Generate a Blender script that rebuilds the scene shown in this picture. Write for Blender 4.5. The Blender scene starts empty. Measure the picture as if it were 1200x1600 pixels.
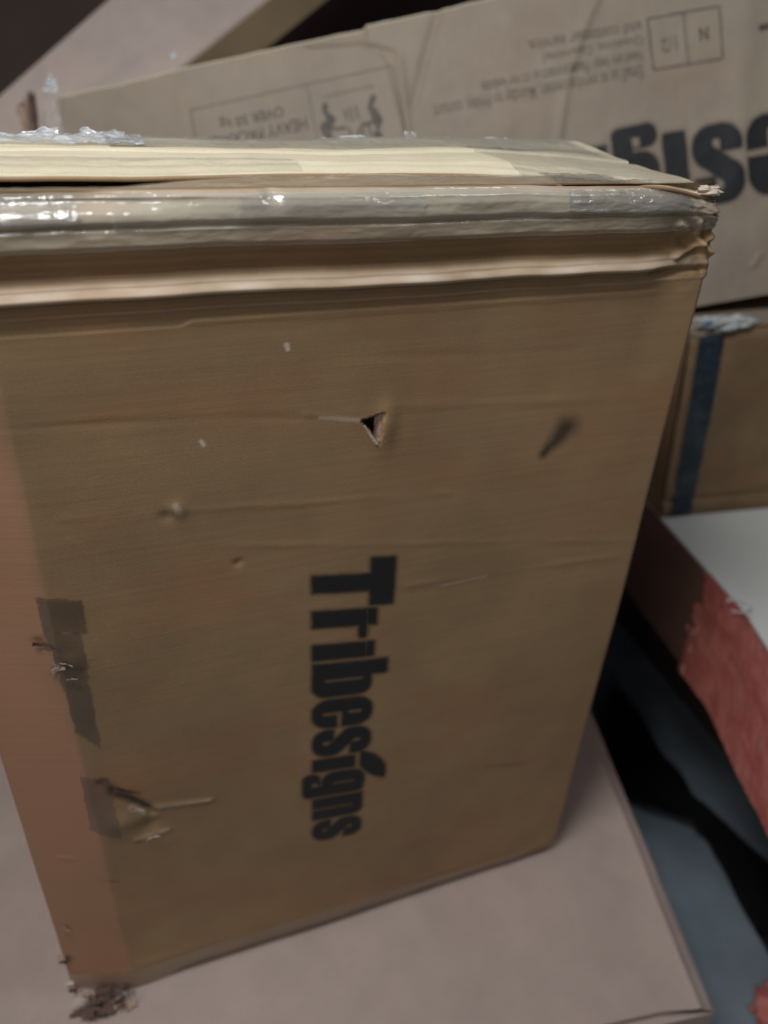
import bpy, math, random
import numpy as np
from mathutils import Matrix, Vector

# ------------------------------------------------------------------ camera
S = bpy.context.scene
C = bpy.data.collections.new('scene'); S.collection.children.link(C)
F = 1200.0
CAMZ = 1.30                                   # camera height above the floor (m)
def nrm(a): a = np.array(a, float); return a/np.linalg.norm(a)
Dn = nrm([-106, 1926, F]); U_ = np.array([3550, -554, F], float); U_ = nrm(U_-Dn*(U_@Dn)); V_ = np.cross(U_, Dn)
if V_[2] < 0: V_ = -V_
CR = np.array([U_, V_, -Dn]).T                # rows: camera right, down, forward in world axes
cam = bpy.data.cameras.new('camera'); camo = bpy.data.objects.new('camera', cam); C.objects.link(camo)
cam.sensor_fit = 'VERTICAL'; cam.sensor_height = 36; cam.sensor_width = 27; cam.lens = 27.0
cam.clip_start = 0.02; cam.clip_end = 60
M = Matrix(((CR[0][0], -CR[1][0], -CR[2][0], 0), (CR[0][1], -CR[1][1], -CR[2][1], 0), (CR[0][2], -CR[1][2], -CR[2][2], CAMZ), (0, 0, 0, 1)))
camo.matrix_world = M
cam.dof.use_dof = True; cam.dof.focus_distance = 0.60; cam.dof.aperture_fstop = 2.8
S.camera = camo

# ------------------------------------------------------------------ light
W = bpy.data.worlds.new('World'); S.world = W; W.use_nodes = True
bg = W.node_tree.nodes['Background']; bg.inputs[0].default_value = (0.62, 0.66, 0.72, 1); bg.inputs[1].default_value = 0.10
S.view_settings.view_transform = 'Standard'; S.view_settings.look = 'None'; S.view_settings.exposure = 0.0; S.view_settings.gamma = 1.0
def area(name, loc, target, size, sizey, power, col):
    l = bpy.data.lights.new(name, 'AREA'); l.shape = 'RECTANGLE'; l.size = size; l.size_y = sizey; l.energy = power; l.color = col
    o = bpy.data.objects.new(name, l); C.objects.link(o); o.location = loc
    o.rotation_euler = (Vector(target)-Vector(loc)).to_track_quat('-Z', 'Y').to_euler(); return o
area('ceiling_light', (-0.26, 0.24, 2.15), (0.02, 0.57, 1.2), 0.44, 0.38, 15.5, (0.93, 0.96, 1.0))
area('glint_fill_light', (0.80, 0.30, 2.25), (0.45, 0.6, 1.1), 0.30, 0.24, 2.6, (0.86, 0.93, 1.0))  # unseen lamp added to give tape glints on the right and lift the slab
area('room_light', (-1.9, -0.9, 1.7), (0.1, 0.6, 0.8), 1.1, 0.9, 14.0, (1.0, 0.90, 0.82))

# ------------------------------------------------------------------ helpers
def ray(x, y):
    r = np.array([x-600.0, y-800.0, F]); return np.array([r@U_, r@V_, -(r@Dn)])
def onz(x, y, z):                             # z in world metres
    r = ray(x, y); t = (z-CAMZ)/r[2]; return np.array([r[0]*t, r[1]*t, z])
def onv(x, y, v):
    r = ray(x, y); t = v/r[1]; return np.array([r[0]*t, v, CAMZ+r[2]*t])
def camv(a):                                  # camera-space vector to world axes
    a = np.asarray(a, float); return np.array([a@U_, a@V_, -(a@Dn)])

def _h(ix, iy, s):
    n = (ix.astype(np.int64)*374761393 + iy.astype(np.int64)*668265263 + s*1442695041) & 0xffffffff
    n = ((n ^ (n >> 13))*1274126177) & 0xffffffff
    return ((n ^ (n >> 16)) & 0xffff)/65535.0
def vn(x, y, s=0):
    x = np.asarray(x, float); y = np.asarray(y, float); x, y = np.broadcast_arrays(x, y)
    ix = np.floor(x); iy = np.floor(y); fx = x-ix; fy = y-iy; fx = fx*fx*(3-2*fx); fy = fy*fy*(3-2*fy)
    a = _h(ix, iy, s); b = _h(ix+1, iy, s); c = _h(ix, iy+1, s); d = _h(ix+1, iy+1, s)
    return (a*(1-fx)+b*fx)*(1-fy)+(c*(1-fx)+d*fx)*fy - 0.5
def fbm(x, y, s=0, o=4):
    r = 0; a = 1
    for k in range(o): r = r + a*vn(np.asarray(x)*2**k+17*k, np.asarray(y)*2**k+9*k, s+k); a *= .5
    return r
def ss(x, a, b):
    t = np.clip((np.asarray(x, float)-a)/(b-a), 0, 1); return t*t*(3-2*t)
def seg(x, y, p, q):
    px, py = p; qx, qy = q; dx, dy = qx-px, qy-py
    t = np.clip(((x-px)*dx+(y-py)*dy)/(dx*dx+dy*dy+1e-12), 0, 1)
    return np.hypot(x-px-t*dx, y-py-t*dy), t
def pline(x, y, pts):
    d = 1e9
    for p, q in zip(pts[:-1], pts[1:]): d = np.minimum(d, seg(x, y, p, q)[0])
    return d

def tag(o, label=None, cat=None, group=None, kind=None):
    if label: o['label'] = label
    if cat: o['category'] = cat
    if group: o['group'] = group
    if kind: o['kind'] = kind
    return o
def empty(name, loc):
    o = bpy.data.objects.new(name, None); C.objects.link(o); o.location = loc; o.empty_display_size = .05; return o
def link(name, me, mat, parent=None, smooth=True):
    o = bpy.data.objects.new(name, me); C.objects.link(o)
    if mat: me.materials.append(mat)
    if smooth: me.polygons.foreach_set('use_smooth', [True]*len(me.polygons))
    if parent:
        o.parent = parent; o.matrix_parent_inverse = Matrix.Translation(-Vector(parent.location))
    return o
def mesh(name, verts, faces, mat, parent=None, smooth=False, attrs=None):
    me = bpy.data.meshes.new(name); me.from_pydata([tuple(map(float, v)) for v in verts], [], [tuple(int(i) for i in f) for f in faces])
    if attrs:
        for k, v in attrs.items():
            a = me.attributes.new(k, 'FLOAT', 'POINT'); a.data.foreach_set('value', np.asarray(v, np.float32).ravel())
    me.update(); return link(name, me, mat, parent, smooth)
def grid(name, P, mat, parent=None, smooth=True, keep=None, attrs=None, flip=False):
    """P: (n,m,3) array of points; keep: (n-1,m-1) bool."""
    n, m = P.shape[:2]
    idx = np.arange(n*m).reshape(n, m)
    q = np.stack([idx[:-1, :-1], idx[:-1, 1:], idx[1:, 1:], idx[1:, :-1]], -1)
    if flip: q = q[..., ::-1]
    q = q[keep] if keep is not None else q.reshape(-1, 4)
    used = np.unique(q); remap = -np.ones(n*m, int); remap[used] = np.arange(len(used))
    q = remap[q]; V = P.reshape(-1, 3)[used]
    me = bpy.data.meshes.new(name)
    me.vertices.add(len(V)); me.vertices.foreach_set('co', V.astype(np.float32).ravel())
    me.loops.add(len(q)*4); me.loops.foreach_set('vertex_index', q.astype(np.int32).ravel())
    me.polygons.add(len(q)); me.polygons.foreach_set('loop_start', np.arange(0, len(q)*4, 4, dtype=np.int32))
    me.polygons.foreach_set('loop_total', np.full(len(q), 4, np.int32))
    if attrs:
        for k, v in attrs.items():
            a = me.attributes.new(k, 'FLOAT', 'POINT'); a.data.foreach_set('value', v.reshape(-1)[used].astype(np.float32))
    me.update(calc_edges=True); me.validate()
    return link(name, me, mat, parent, smooth)
def prism(name, base, off, mat, parent=None, top=True):
    """closed prism from polygon base extruded by vector off"""
    b = [np.asarray(p, float) for p in base]; t = [p+np.asarray(off) for p in b]; n = len(b)
    fs = [tuple(range(n))[::-1], tuple(range(n, 2*n))] + [(i, (i+1) % n, n+(i+1) % n, n+i) for i in range(n)]
    o = mesh(name, b+t, fs, mat, parent)
    import bmesh
    bm = bmesh.new(); bm.from_mesh(o.data); bmesh.ops.recalc_face_normals(bm, faces=bm.faces)
    bm.to_mesh(o.data); bm.free(); return o
def bevel(o, w, seg=2):
    m = o.modifiers.new('bevel', 'BEVEL'); m.width = w; m.segments = seg; m.limit_method = 'ANGLE'; return o

# ------------------------------------------------------------------ materials
class NT:
    def __init__(s, name):
        s.m = bpy.data.materials.new(name); s.m.use_nodes = True; s.t = s.m.node_tree; s.t.nodes.clear()
        s.out = s.n('ShaderNodeOutputMaterial')
    def n(s, typ, **kw):
        x = s.t.nodes.new(typ)
        for k, v in kw.items(): setattr(x, k, v)
        return x
    def l(s, a, b): s.t.links.new(a, b)
    def co(s, scale=(1, 1, 1), rot=(0, 0, 0)):
        g = s.n('ShaderNodeNewGeometry'); mp = s.n('ShaderNodeMapping'); mp.inputs['Scale'].default_value = scale; mp.inputs['Rotation'].default_value = rot
        s.l(g.outputs['Position'], mp.inputs['Vector']); return mp.outputs[0]
    def noise(s, co, sc, det=4, ro=.55):
        x = s.n('ShaderNodeTexNoise'); x.inputs['Scale'].default_value = sc; x.inputs['Detail'].default_value = det; x.inputs['Roughness'].default_value = ro
        s.l(co, x.inputs['Vector']); return x.outputs[0]
    def ramp(s, f, stops):
        r = s.n('ShaderNodeValToRGB'); e = r.color_ramp.elements
        while len(e) < len(stops): e.new(.5)
        for k, (p, c) in enumerate(stops): e[k].position = p; e[k].color = (c, c, c, 1) if isinstance(c, (int, float)) else (*c, 1)
        s.l(f, r.inputs[0]); return r.outputs[0]
    def mix(s, f, a, b, mode='MIX'):
        x = s.n('ShaderNodeMix', data_type='RGBA', blend_type=mode)
        for k, v in ((0, f), (6, a), (7, b)):
            if hasattr(v, 'is_linked'): s.l(v, x.inputs[k])
            elif k == 0: x.inputs[0].default_value = v
            else: x.inputs[k].default_value = (*v, 1)
        return x.outputs[2]
    def math(s, op, a, b=0.0, c=None):
        x = s.n('ShaderNodeMath', operation=op)
        for k, v in enumerate((a, b, c)):
            if v is None: continue
            if hasattr(v, 'is_linked'): s.l(v, x.inputs[k])
            else: x.inputs[k].default_value = v
        return x.outputs[0]
    def attr(s, name):
        a = s.n('ShaderNodeAttribute'); a.attribute_name = name; return a.outputs['Fac']
    def bump(s, h, st, dist=.001):
        b = s.n('ShaderNodeBump'); b.inputs['Strength'].default_value = st; b.inputs['Distance'].default_value = dist; s.l(h, b.inputs['Height']); return b.outputs[0]
    def pbr(s, col, rough=.7, normal=None, spec=.3):
        p = s.n('ShaderNodeBsdfPrincipled')
        if hasattr(col, 'is_linked'): s.l(col, p.inputs['Base Color'])
        else: p.inputs['Base Color'].default_value = (*col, 1)
        if hasattr(rough, 'is_linked'): s.l(rough, p.inputs['Roughness'])
        else: p.inputs['Roughness'].default_value = rough
        p.inputs['Specular IOR Level'].default_value = spec
        if normal: s.l(normal, p.inputs['Normal'])
        return p
    def done(s, sh): s.l(sh, s.out.inputs['Surface']); return s.m

def kraft(name, c, dark=.8, light=1.12, red=.12, flute=(2, 2, 60), stain_shade=False, rough=.62):
    n = NT(name); c = np.array(c)
    co = n.co(); big = n.noise(co, 4.5, 3); mid = n.noise(co, 22, 5); fine = n.noise(co, 700, 2)
    st = n.noise(n.co(flute), 3.0, 3)
    col = n.mix(n.ramp(big, [(.3, 0), (.7, 1)]), tuple(c*dark), tuple(c*light))
    col = n.mix(n.math('MULTIPLY', n.ramp(n.noise(n.co((1, 1, 1.8)), 7.0, 2), [(.5, 0), (.72, 1)]), red*4), col, tuple(c*np.array([1.12, .80, .80])))
    col = n.mix(.10, col, n.ramp(st, [(.35, .62), (.65, 1.0)]), 'MULTIPLY')
    col = n.mix(.20, col, n.ramp(mid, [(.35, .6), (.65, 1.0)]), 'MULTIPLY')
    col = n.mix(.22, col, n.ramp(fine, [(.3, .4), (.7, 1.0)]), 'MULTIPLY')
    if stain_shade:
        col = n.mix(n.attr('stain_shade'), col, (.018, .017, .016))
        col = n.mix(n.attr('warm'), col, (.36, .185, .112))
        col = n.mix(n.attr('pale'), col, tuple(np.array([.60, .51, .41])))
    h = n.math('ADD', n.math('MULTIPLY', st, .45), n.math('ADD', n.math('MULTIPLY', fine, .25), n.math('MULTIPLY', mid, .8)))
    return n.done(n.pbr(col, rough, n.bump(h, .35, .0012), .35).outputs[0])
KF = kraft('kraft_board', (.335, .218, .112), stain_shade=True, rough=.55)
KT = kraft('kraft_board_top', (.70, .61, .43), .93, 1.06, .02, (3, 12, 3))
KG = kraft('grey_kraft_board', (.345, .278, .208), .9, 1.08, .06, (30, 3, 3), rough=.6)
KB = kraft('brown_kraft_board', (.30, .19, .10), .65, 1.15, .1, (3, 3, 40))
KD = kraft('dark_brown_board', (.20, .11, .08), .8, 1.1, .1)
KP = kraft('pink_grey_board', (.445, .350, .300), .97, 1.03, .02, (3, 3, 3))
KPL = kraft('pale_pink_board', (.84, .69, .60), .95, 1.04, .03, (3, 3, 3))
def simple(name, c, rough=.6, var=.25, sc=12, bump=.2, spec=.3):
    n = NT(name); co = n.co(); a = n.noise(co, sc, 5); c = np.array(c)
    col = n.mix(n.ramp(a, [(.3, 0), (.7, 1)]), tuple(c*(1-var)), tuple(c*(1+var)))
    return n.done(n.pbr(col, rough, n.bump(n.noise(co, sc*8, 4), bump, .001), spec).outputs[0])
M_WHITE = simple('white_foam_sheet', (.62, .615, .57), .6, .06, 3)
M_TAN = simple('tan_board_edge', (.22, .155, .085), .7, .15, 6)
M_DARKP = simple('dark_brown_paint', (.085, .060, .048), .6, .1, 4)
M_WALL = simple('dark_wall_paint', (.085, .045, .042), .8, .2, 2)
M_FLOOR = simple('blue_grey_floor', (.22, .262, .298), .55, .3, 4)
M_BLACK = simple('shadow_sheet', (.006, .006, .007), .9, .2, 14)
M_TORN = simple('torn_inner_paper', (.34, .235, .175), .9, .2, 60, .4)
M_DTORN = simple('dark_torn_paper', (.10, .06, .045), .9, .3, 60, .4)
M_WORN = simple('worn_white_paper', (.60, .60, .57), .8, .25, 90, .8)
M_TORNP = simple('pale_torn_paper', (.55, .45, .36), .9, .2, 60, .4)
M_FRAY = simple('white_torn_paper', (.72, .72, .70), .8, .15, 60, .6)
M_BLUE = simple('blue_scuff', (.05, .12, .34), .6, .2, 60, .3)
M_HOLE = simple('dark_hollow', (.012, .009, .007), .9, .2, 60, .3)

def red_mat():
    n = NT('red_print'); co = n.co(); a = n.noise(co, 16, 6, .65); b = n.noise(co, 55, 4, .6)
    col = n.mix(n.ramp(a, [(.38, 0), (.66, 1)]), (.47, .125, .105), (.55, .20, .165))
    col = n.mix(n.ramp(b, [(.64, 0), (.78, .5)]), col, (.56, .36, .31))
    col = n.mix(n.ramp(n.noise(co, 9, 2), [(.63, 0), (.74, .6)]), col, (.27, .03, .035))
    return n.done(n.pbr(col, .55, n.bump(b, .4, .001)).outputs[0])
M_RED = red_mat()
def bluetape_mat():
    n = NT('dark_blue_tape'); co = n.co(); a = n.noise(n.co((1, 1, 1.6)), 22, 4, .6)
    col = n.mix(n.ramp(a, [(.40, 0), (.70, 1)]), (.016, .027, .040), (.050, .062, .072))
    col = n.mix(n.ramp(n.noise(co, 60, 4), [(.62, 0), (.75, .7)]), col, (.16, .14, .12))
    return n.done(n.pbr(col, .45, n.bump(a, .4, .002)).outputs[0])
M_BTAPE = bluetape_mat()
def ink_mat(name, c, strength=1.0, wear=.25):
    n = NT(name); co = n.co(); w = n.noise(co, 160, 4); w2 = n.noise(n.co((1, 1, 14)), 14, 4)
    f = n.math('MULTIPLY', n.attr('ink'), strength)
    f = n.math('MULTIPLY', f, n.ramp(w, [(.25, 1-wear), (.5, 1.0)])); f = n.math('MULTIPLY', f, n.ramp(w2, [(.3, 1-wear), (.5, 1.0)]))
    tr = n.n('ShaderNodeBsdfTransparent'); p = n.pbr(c, .5, None, .3); mx = n.n('ShaderNodeMixShader')
    n.l(f, mx.inputs[0]); n.l(tr.outputs[0], mx.inputs[1]); n.l(p.outputs[0], mx.inputs[2]); return n.done(mx.outputs[0])
M_INK = ink_mat('black_print_ink', (.020, .020, .021), .95, .12)
M_INKS = ink_mat('faint_print_ink', (.05, .047, .045), .62, .45)
M_INKF = ink_mat('very_faint_print_ink', (.08, .07, .06), .38, .5)
def tape_mat(name, c, alpha, rough, gl=.25, sc=60, cap=.16):
    """clear packing tape: a see-through film, slightly milky, with a glossy wrinkled face"""
    n = NT(name); co = n.co((1, 1, 1)); w = n.noise(n.co((1.6, 1, 4)), sc, 3, .5); big = n.noise(co, 14, 3)
    nor = n.bump(w, .5 if cap < .5 else .9, .0012)
    tr = n.n('ShaderNodeBsdfTransparent')
    p = n.pbr(c, rough, nor, .5)
    mx = n.n('ShaderNodeMixShader'); n.l(n.math('MULTIPLY', n.ramp(big, [(.3, .55), (.7, 1.25)]), alpha), mx.inputs[0])
    n.l(tr.outputs[0], mx.inputs[1]); n.l(p.outputs[0], mx.inputs[2])
    g = n.n('ShaderNodeBsdfGlossy'); g.inputs['Roughness'].default_value = rough; g.inputs['Color'].default_value = (1, 1, 1, 1); n.l(nor, g.inputs['Normal'])
    fr = n.n('ShaderNodeFresnel'); fr.inputs[0].default_value = 1.5; n.l(nor, fr.inputs['Normal'])
    m2 = n.n('ShaderNodeMixShader'); n.l(n.math('MINIMUM', n.math('MULTIPLY', fr.outputs[0], gl*2.2), cap), m2.inputs[0]); n.l(mx.outputs[0], m2.inputs[1]); n.l(g.outputs[0], m2.inputs[2])
    return n.done(m2.outputs[0])
M_TAPE = tape_mat('clear_packing_tape', (.64, .60, .48), .26, .13, .30)
M_TAPE2 = tape_mat('matte_packing_tape', (.50, .46, .38), .30, .40, .12)
M_TAPE3 = tape_mat('pale_packing_tape', (.46, .40, .32), .26, .35, .25)
M_TAPE4 = tape_mat('smoky_packing_tape', (.36, .33, .27), .55, .40, .12)
M_TAPED = tape_mat('brown_packing_tape', (.075, .050, .034), .44, .6, .02)
M_GLINT = tape_mat('glossy_wrinkled_tape', (.62, .62, .58), .16, .10, .9, 130, .55)
M_GLINT2 = tape_mat('glossy_tape', (.62, .62, .58), .14, .16, .5, 110, .3)
M_FILM = tape_mat('clear_film', (.85, .88, .92), .55, .12, .5, 90)

# ------------------------------------------------------------------ setting
ZB = 0.30                                     # top of the carton that the big box stands on
P = np.zeros((60, 60, 3)); a = np.linspace(-3.5, 4.5, 60); b = np.linspace(-2, 4.2, 60)
P[..., 0], P[..., 1] = np.meshgrid(a, b); P[..., 2] = 0
grid('floor', P, M_FLOOR)['kind'] = 'structure'
w = prism('back_wall', [(-3.5, 3.2, 0), (4.5, 3.2, 0), (4.5, 3.3, 0), (-3.5, 3.3, 0)], (0, 0, 3.2), M_WALL); w['kind'] = 'structure'

# ------------------------------------------------------------------ big box: front surface
ZT = CAMZ-.0925                               # top rim of the box
VF = .5445
UE, UL, VL = -.072, -.1425, .567              # chamfer: inner edge, outer edge
UR = .516
def zy(y, x=600): return onv(x, y, VF)[2]
prof_y = [294, 297, 300, 305, 318, 334, 345, 349, 368, 375, 380, 394, 408, 416, 427, 438, 442, 449, 458, 463, 470, 480, 486, 493, 640]
prof_d = [1.25*q for q in [-.0030, -.0020, .0000, .0030, .0048, .0055, .0030, .0048, .0052, .0030, .0010, -.0025, -.0045, -.0020, .0030, .0070, .0066, .0008, .0002, .0022, .0012, .0006, .0006, .0004, 0]]
prof_z = np.array([zy(y) for y in prof_y])[::-1]; prof_dd = np.array(prof_d)[::-1]
def relief(u, z):
    """outward displacement of the front panel (m)"""
    u = np.asarray(u, float); z = np.asarray(z, float)
    zz = z + .0035*fbm(u*5, z*0+3, 3, 3) + .0012*vn(u*28, z*8, 5)
    # left end: recess under the lid is taller
    i = np.clip(np.searchsorted(prof_z, zz)-1, 0, len(prof_z)-2)
    t = np.clip((zz-prof_z[i])/(prof_z[i+1]-prof_z[i]), 0, 1); t = t*t*(3-2*t)
    d = prof_dd[i]*(1-t)+prof_dd[i+1]*t
    fade = 1-.85*ss(u, .435, .490)*ss(-z, -(ZT-.012), -(ZT-.045))
    fade = fade*(1+.25*vn(u*7, z*3, 8))
    d = d*fade
    d = d - .009*ss(-u, -.14, .05)*np.exp(-((z-(ZT-.006))/.0045)**2)
    # sheet buckling between the ridges near the top
    top = ss(z, ZT-.12, ZT-.03)
    d = d + .0016*top*fbm(u*14, z*60, 21, 3)
    # crushed right top corner
    cor = ss(u, .44, .505)*ss(z, ZT-.10, ZT-.03)
    d = d + cor*(.007*fbm((u+z*1.2)*40, (z-u*.5)*45, 31, 3) - .002)
    for (p, q, wd, am) in (((.468, ZT-.030), (.512, ZT-.056), .0035, .005), ((.475, ZT-.058), (.514, ZT-.043), .003, .004), ((.455, ZT-.070), (.508, ZT-.070), .003, -.003), ((.49, ZT-.03), (.514, ZT-.075), .003, .003)):
        dd, tt = seg(u, z, p, q); d = d + am*np.exp(-(dd/wd)**2)
    # step of the hidden inner flap
    k = ss(u, .055, .066); zs = (zy(520, 120)*(1-k) + zy(480, 600)*k)
    d = d + .0011*ss(zs-z, -.0015, .0015)*ss(z, zs-.09, zs-.01)*(1-ss(u, .44, .47))
    # big soft undulation and faint flute creases
    d = d + .0045*fbm(u*3.2, z*2.6, 40, 2)*ss(-z, -(ZT-.10), -(ZT-.2))
    for (pp, wd, am) in (
        ([(0, 672), (350, 652), (560, 655)], .0022, -.0012), ([(480, 648), (572, 660)], .0022, .0016), ([(600, 635), (1000, 622)], .003, .0010),
        ([(100, 812), (262, 800), (470, 786), (700, 770)], .0022, .0010), ([(350, 852), (600, 850), (1000, 842)], .0024, .0009),
        ([(640, 915), (760, 896), (960, 868)], .0026, .0009), ([(110, 845), (180, 905)], .002, .0007), ([(500, 560), (900, 548)], .003, -.0007),
        ([(600, 930), (980, 880)], .006, -.0006), ([(240, 1262), (330, 1250)], .0022, .0021), ([(60, 1010), (130, 1050)], .003, -.003),
        ([(160, 1225), (238, 1270)], .003, -.0045), ([(215, 1312), (262, 1297)], .0022, .002), ([(90, 1360), (110, 1358)], .002, .0015)):
        q = [(onv(*p, VF)[0], onv(*p, VF)[2]) for p in pp]
        d = d + (am*.38 if abs(am) < .0018 else am*.85)*(.6+1.2*vn(u*16, z*16, 44))*np.exp(-(pline(u, z, q)/(wd*1.5))**2)
    for (px, r, am) in (((275, 796), .0075, .0022), ((262, 806), .006, -.0018), ((372, 880), .004, -.0016), ((423, 303), .006, -.004), ((195, 1285), .014, .003), ((110, 1040), .012, .0025), ((235, 1290), .01, -.003)):
        c0 = onv(*px, VF); d = d + am*np.exp(-(((u-c0[0])/r)**2+((z-c0[2])/r)**2))
    # puncture
    d = d - .014*ss(-tri(u, z), -.0005, .0035)
    c0 = onv(604, 662, VF); d = d + .003*np.exp(-(((u-c0[0])/.009)**2+((z-c0[2])/.02)**2))
    # bottom: sheet rolls under
    d = d - (.011*ss(u, -.06, .02)+.001)*ss(-z, -(ZB+.022), -(ZB-.004))
    d = d + .0015*fbm(u*10, z*30, 50, 3)*ss(-z, -(ZB+.09), -(ZB+.02))
    # tape strips' wavy left border
    return d
TRI = [(onv(*p, .5445)[0], onv(*p, .5445)[2]) for p in [(565, 658), (600, 644), (592, 694)]]
def tri(u, z):
    d = -1e9
    cx = sum(p[0] for p in TRI)/3; cz = sum(p[1] for p in TRI)/3
    for i in range(3):
        (ax, az), (bx, bz) = TRI[i], TRI[(i+1) % 3]; nx, nz = bz-az, -(bx-ax); l = math.hypot(nx, nz); nx /= l; nz /= l
        if (cx-ax)*nx+(cz-az)*nz > 0: nx, nz = -nx, -nz
        d = np.maximum(d, (u-ax)*nx+(z-az)*nz)
    return d + .0012*fbm(np.asarray(u)*250, np.asarray(z)*250, 77, 2)
# perimeter as a function of arc parameter s (s == u on the front panel)
def perim(s, z):
    s, z = np.broadcast_arrays(np.asarray(s, float), np.asarray(z, float))
    wob = .0022*fbm(z*9, z*0+1.5, 60, 3)
    ue = UE + wob + .006*ss(z, ZB+.35, ZB+.85)
    u = s.copy(); v = np.full_like(s, VF); nx = np.zeros_like(s); ny = -np.ones_like(s)
    L = math.hypot(UE-UL, VL-VF)
    k = np.clip((ue-s)/L, 0, None)                        # beyond the fold
    kk = np.clip(k, 0, 1); m = s < ue
    u = np.where(m, ue+(UL-ue)*kk, u); v = np.where(m, VF+(VL-VF)*kk, v)
    v = np.where(k > 1, VL+(k-1)*L, v)
    bl = ss(k, .0, .10); b2 = ss(k, .96, 1.03)
    ang = math.radians(-90) - bl*math.radians(28) - b2*math.radians(60)
    # right-hand corner
    R = .007; e = np.clip(s-(UR-R), 0, None); A = np.clip(e/R, 0, math.pi/2)
    u = np.where(e > 0, UR-R+R*np.sin(A), u); v = np.where(e > 0, VF+R-R*np.cos(A)+np.clip(e-R*math.pi/2, 0, None), v)
    ang = ang + A
    inn = .012*ss(z, ZT-.045, ZT-.005)*ss(s, UR-.04, UR)   # top corner squeezed in
    inn = inn+.010*ss(-z, -(ZB+.05), -(ZB+.002))*ss(s, UR-.06, UR)
    return u-inn, v, np.cos(ang), np.sin(ang)
def front(s, z, off=0.0):
    u, v, nx, ny = perim(s, z); d = relief(s, z)+off
    x = u+nx*d; y = v+ny*d; zb = np.broadcast_to(np.asarray(z, float), u.shape)
    drop = np.minimum(0, topz(x, np.maximum(y, VF))-ZT-.0015)
    return np.stack([x, y, zb+drop*ss(zb, ZT-.03, ZT)], -1)

def topz(u, v):
    t = (v-VF)/(.80-VF)
    z = ZT + .0035*ss(t, 0, .25) + .004*fbm(u*6, v*9, 80, 3) + .0009*fbm(u*22, v*50, 84, 3)
    z = z - .004*np.exp(-((v-(VF+.130+.004*fbm(u*8, v*0, 86, 2)))/.0035)**2) + .0012*ss(v, VF+.130, VF+.134)
    z = z + (.0030*(1-ss(u, -.02, .16))+.0036*(1-ss(u, .30, .44)))*(1-ss(t, .1, .95))*(1+.3*vn(u*16, u*0, 89))
    z = z - .0030*(1-ss(t, 0, .05)) - .008*ss(u, .43, .515)*ss(-t, -1.2, 0) - .006*ss(t, .88, 1.03)
    return z
ss_ = np.concatenate([np.linspace(-.385, -.165, 24)[:-1], np.arange(-.165, UR-.009, .0016), np.linspace(UR-.009, UR+.012, 22), np.linspace(UR+.014, UR+.25, 30)])
zs_ = np.concatenate([np.arange(ZB, ZT-.16, .0017), np.arange(ZT-.16, ZT-.0005, .00075), [ZT]])
sg, zg = np.meshgrid(ss_, zs_)
box = empty('cardboard_box', (.2, .68, ZB))
tag(box, 'big upright brown box with black lettering running down its face and a taped top rim', 'box', 'brown cardboard boxes')
# stains, darkened tears, rubbed paper and painted hole shade on the front
def fpt(x, y): p = onv(x, y, VF); return p[0], p[2]
def smear(pts, r0, r1, nz=.22):
    p, q = fpt(*pts[0]), fpt(*pts[1]); d, t = seg(sg, zg, p, q); r = r0*(1-t)+r1*t
    return np.clip((1.35-d/r)*.9+nz*fbm(sg*120, zg*50, 71, 3), 0, 1)
stain_shade = .80*smear(((886, 668), (850, 708)), .0145, .0065)**1.1
stain_shade = np.maximum(stain_shade, .35*smear(((760, 1198), (822, 1193)), .0028, .0018))
stain_shade = np.maximum(stain_shade, .55*smear(((55, 1016), (125, 1048)), .006, .004))
stain_shade = np.maximum(stain_shade, .75*smear(((172, 1238), (232, 1262)), .006, .005))
stain_shade = np.maximum(stain_shade, .5*smear(((150, 1380), (185, 1378)), .002, .0018))
stain_shade = np.maximum(stain_shade, .75*ss(-tri(sg, zg), .0, .0015))  # puncture coloured dark to imitate the shade inside the hole
pale = 0*sg
for a0, b0, r in (((447, 538), (449, 545), .0018), ((314, 690), (319, 696), .0018), ((274, 790), (281, 802), .003), ((240, 1264), (326, 1250), .0022), ((222, 1312), (262, 1298), .003), ((205, 1262), (222, 1272), .004), ((690, 915), (760, 900), .0012), ((500, 652), (560, 656), .002)):
    d_, t_ = seg(sg, zg, fpt(*a0), fpt(*b0)); pale = np.maximum(pale, np.clip(1.3-d_/r+.5*fbm(sg*200, zg*200, 73, 2), 0, 1)*(.9 if r < .002 and a0[0] < 460 and a0[1] < 700 else .35))
zr = zg+.0035*fbm(sg*5, zg*0+3, 3, 3)+.0012*vn(sg*28, zg*8, 5)
rub = np.exp(-((zr-zy(431))/.0055)**2)*.5+np.exp(-((zr-zy(463))/.0022)**2)*.2+ss(zr, zy(350), zy(320))*.35
pale = np.maximum(pale, rub*(.8+.8*fbm(sg*30, zg*90, 79, 3))*(1-ss(sg, .45, .5)*.7))
warm = (.8+.5*fbm(sg*9, zg*5, 78, 4))*ss(-(sg+.006*fbm(zg*12, zg*0, 75, 3)), -UE-.010, -UE+.010)*ss(-sg, -.0, .01)
grid('front_panel', front(sg, zg), KF, box, attrs={'stain_shade': stain_shade, 'pale': pale, 'warm': warm})

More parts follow.
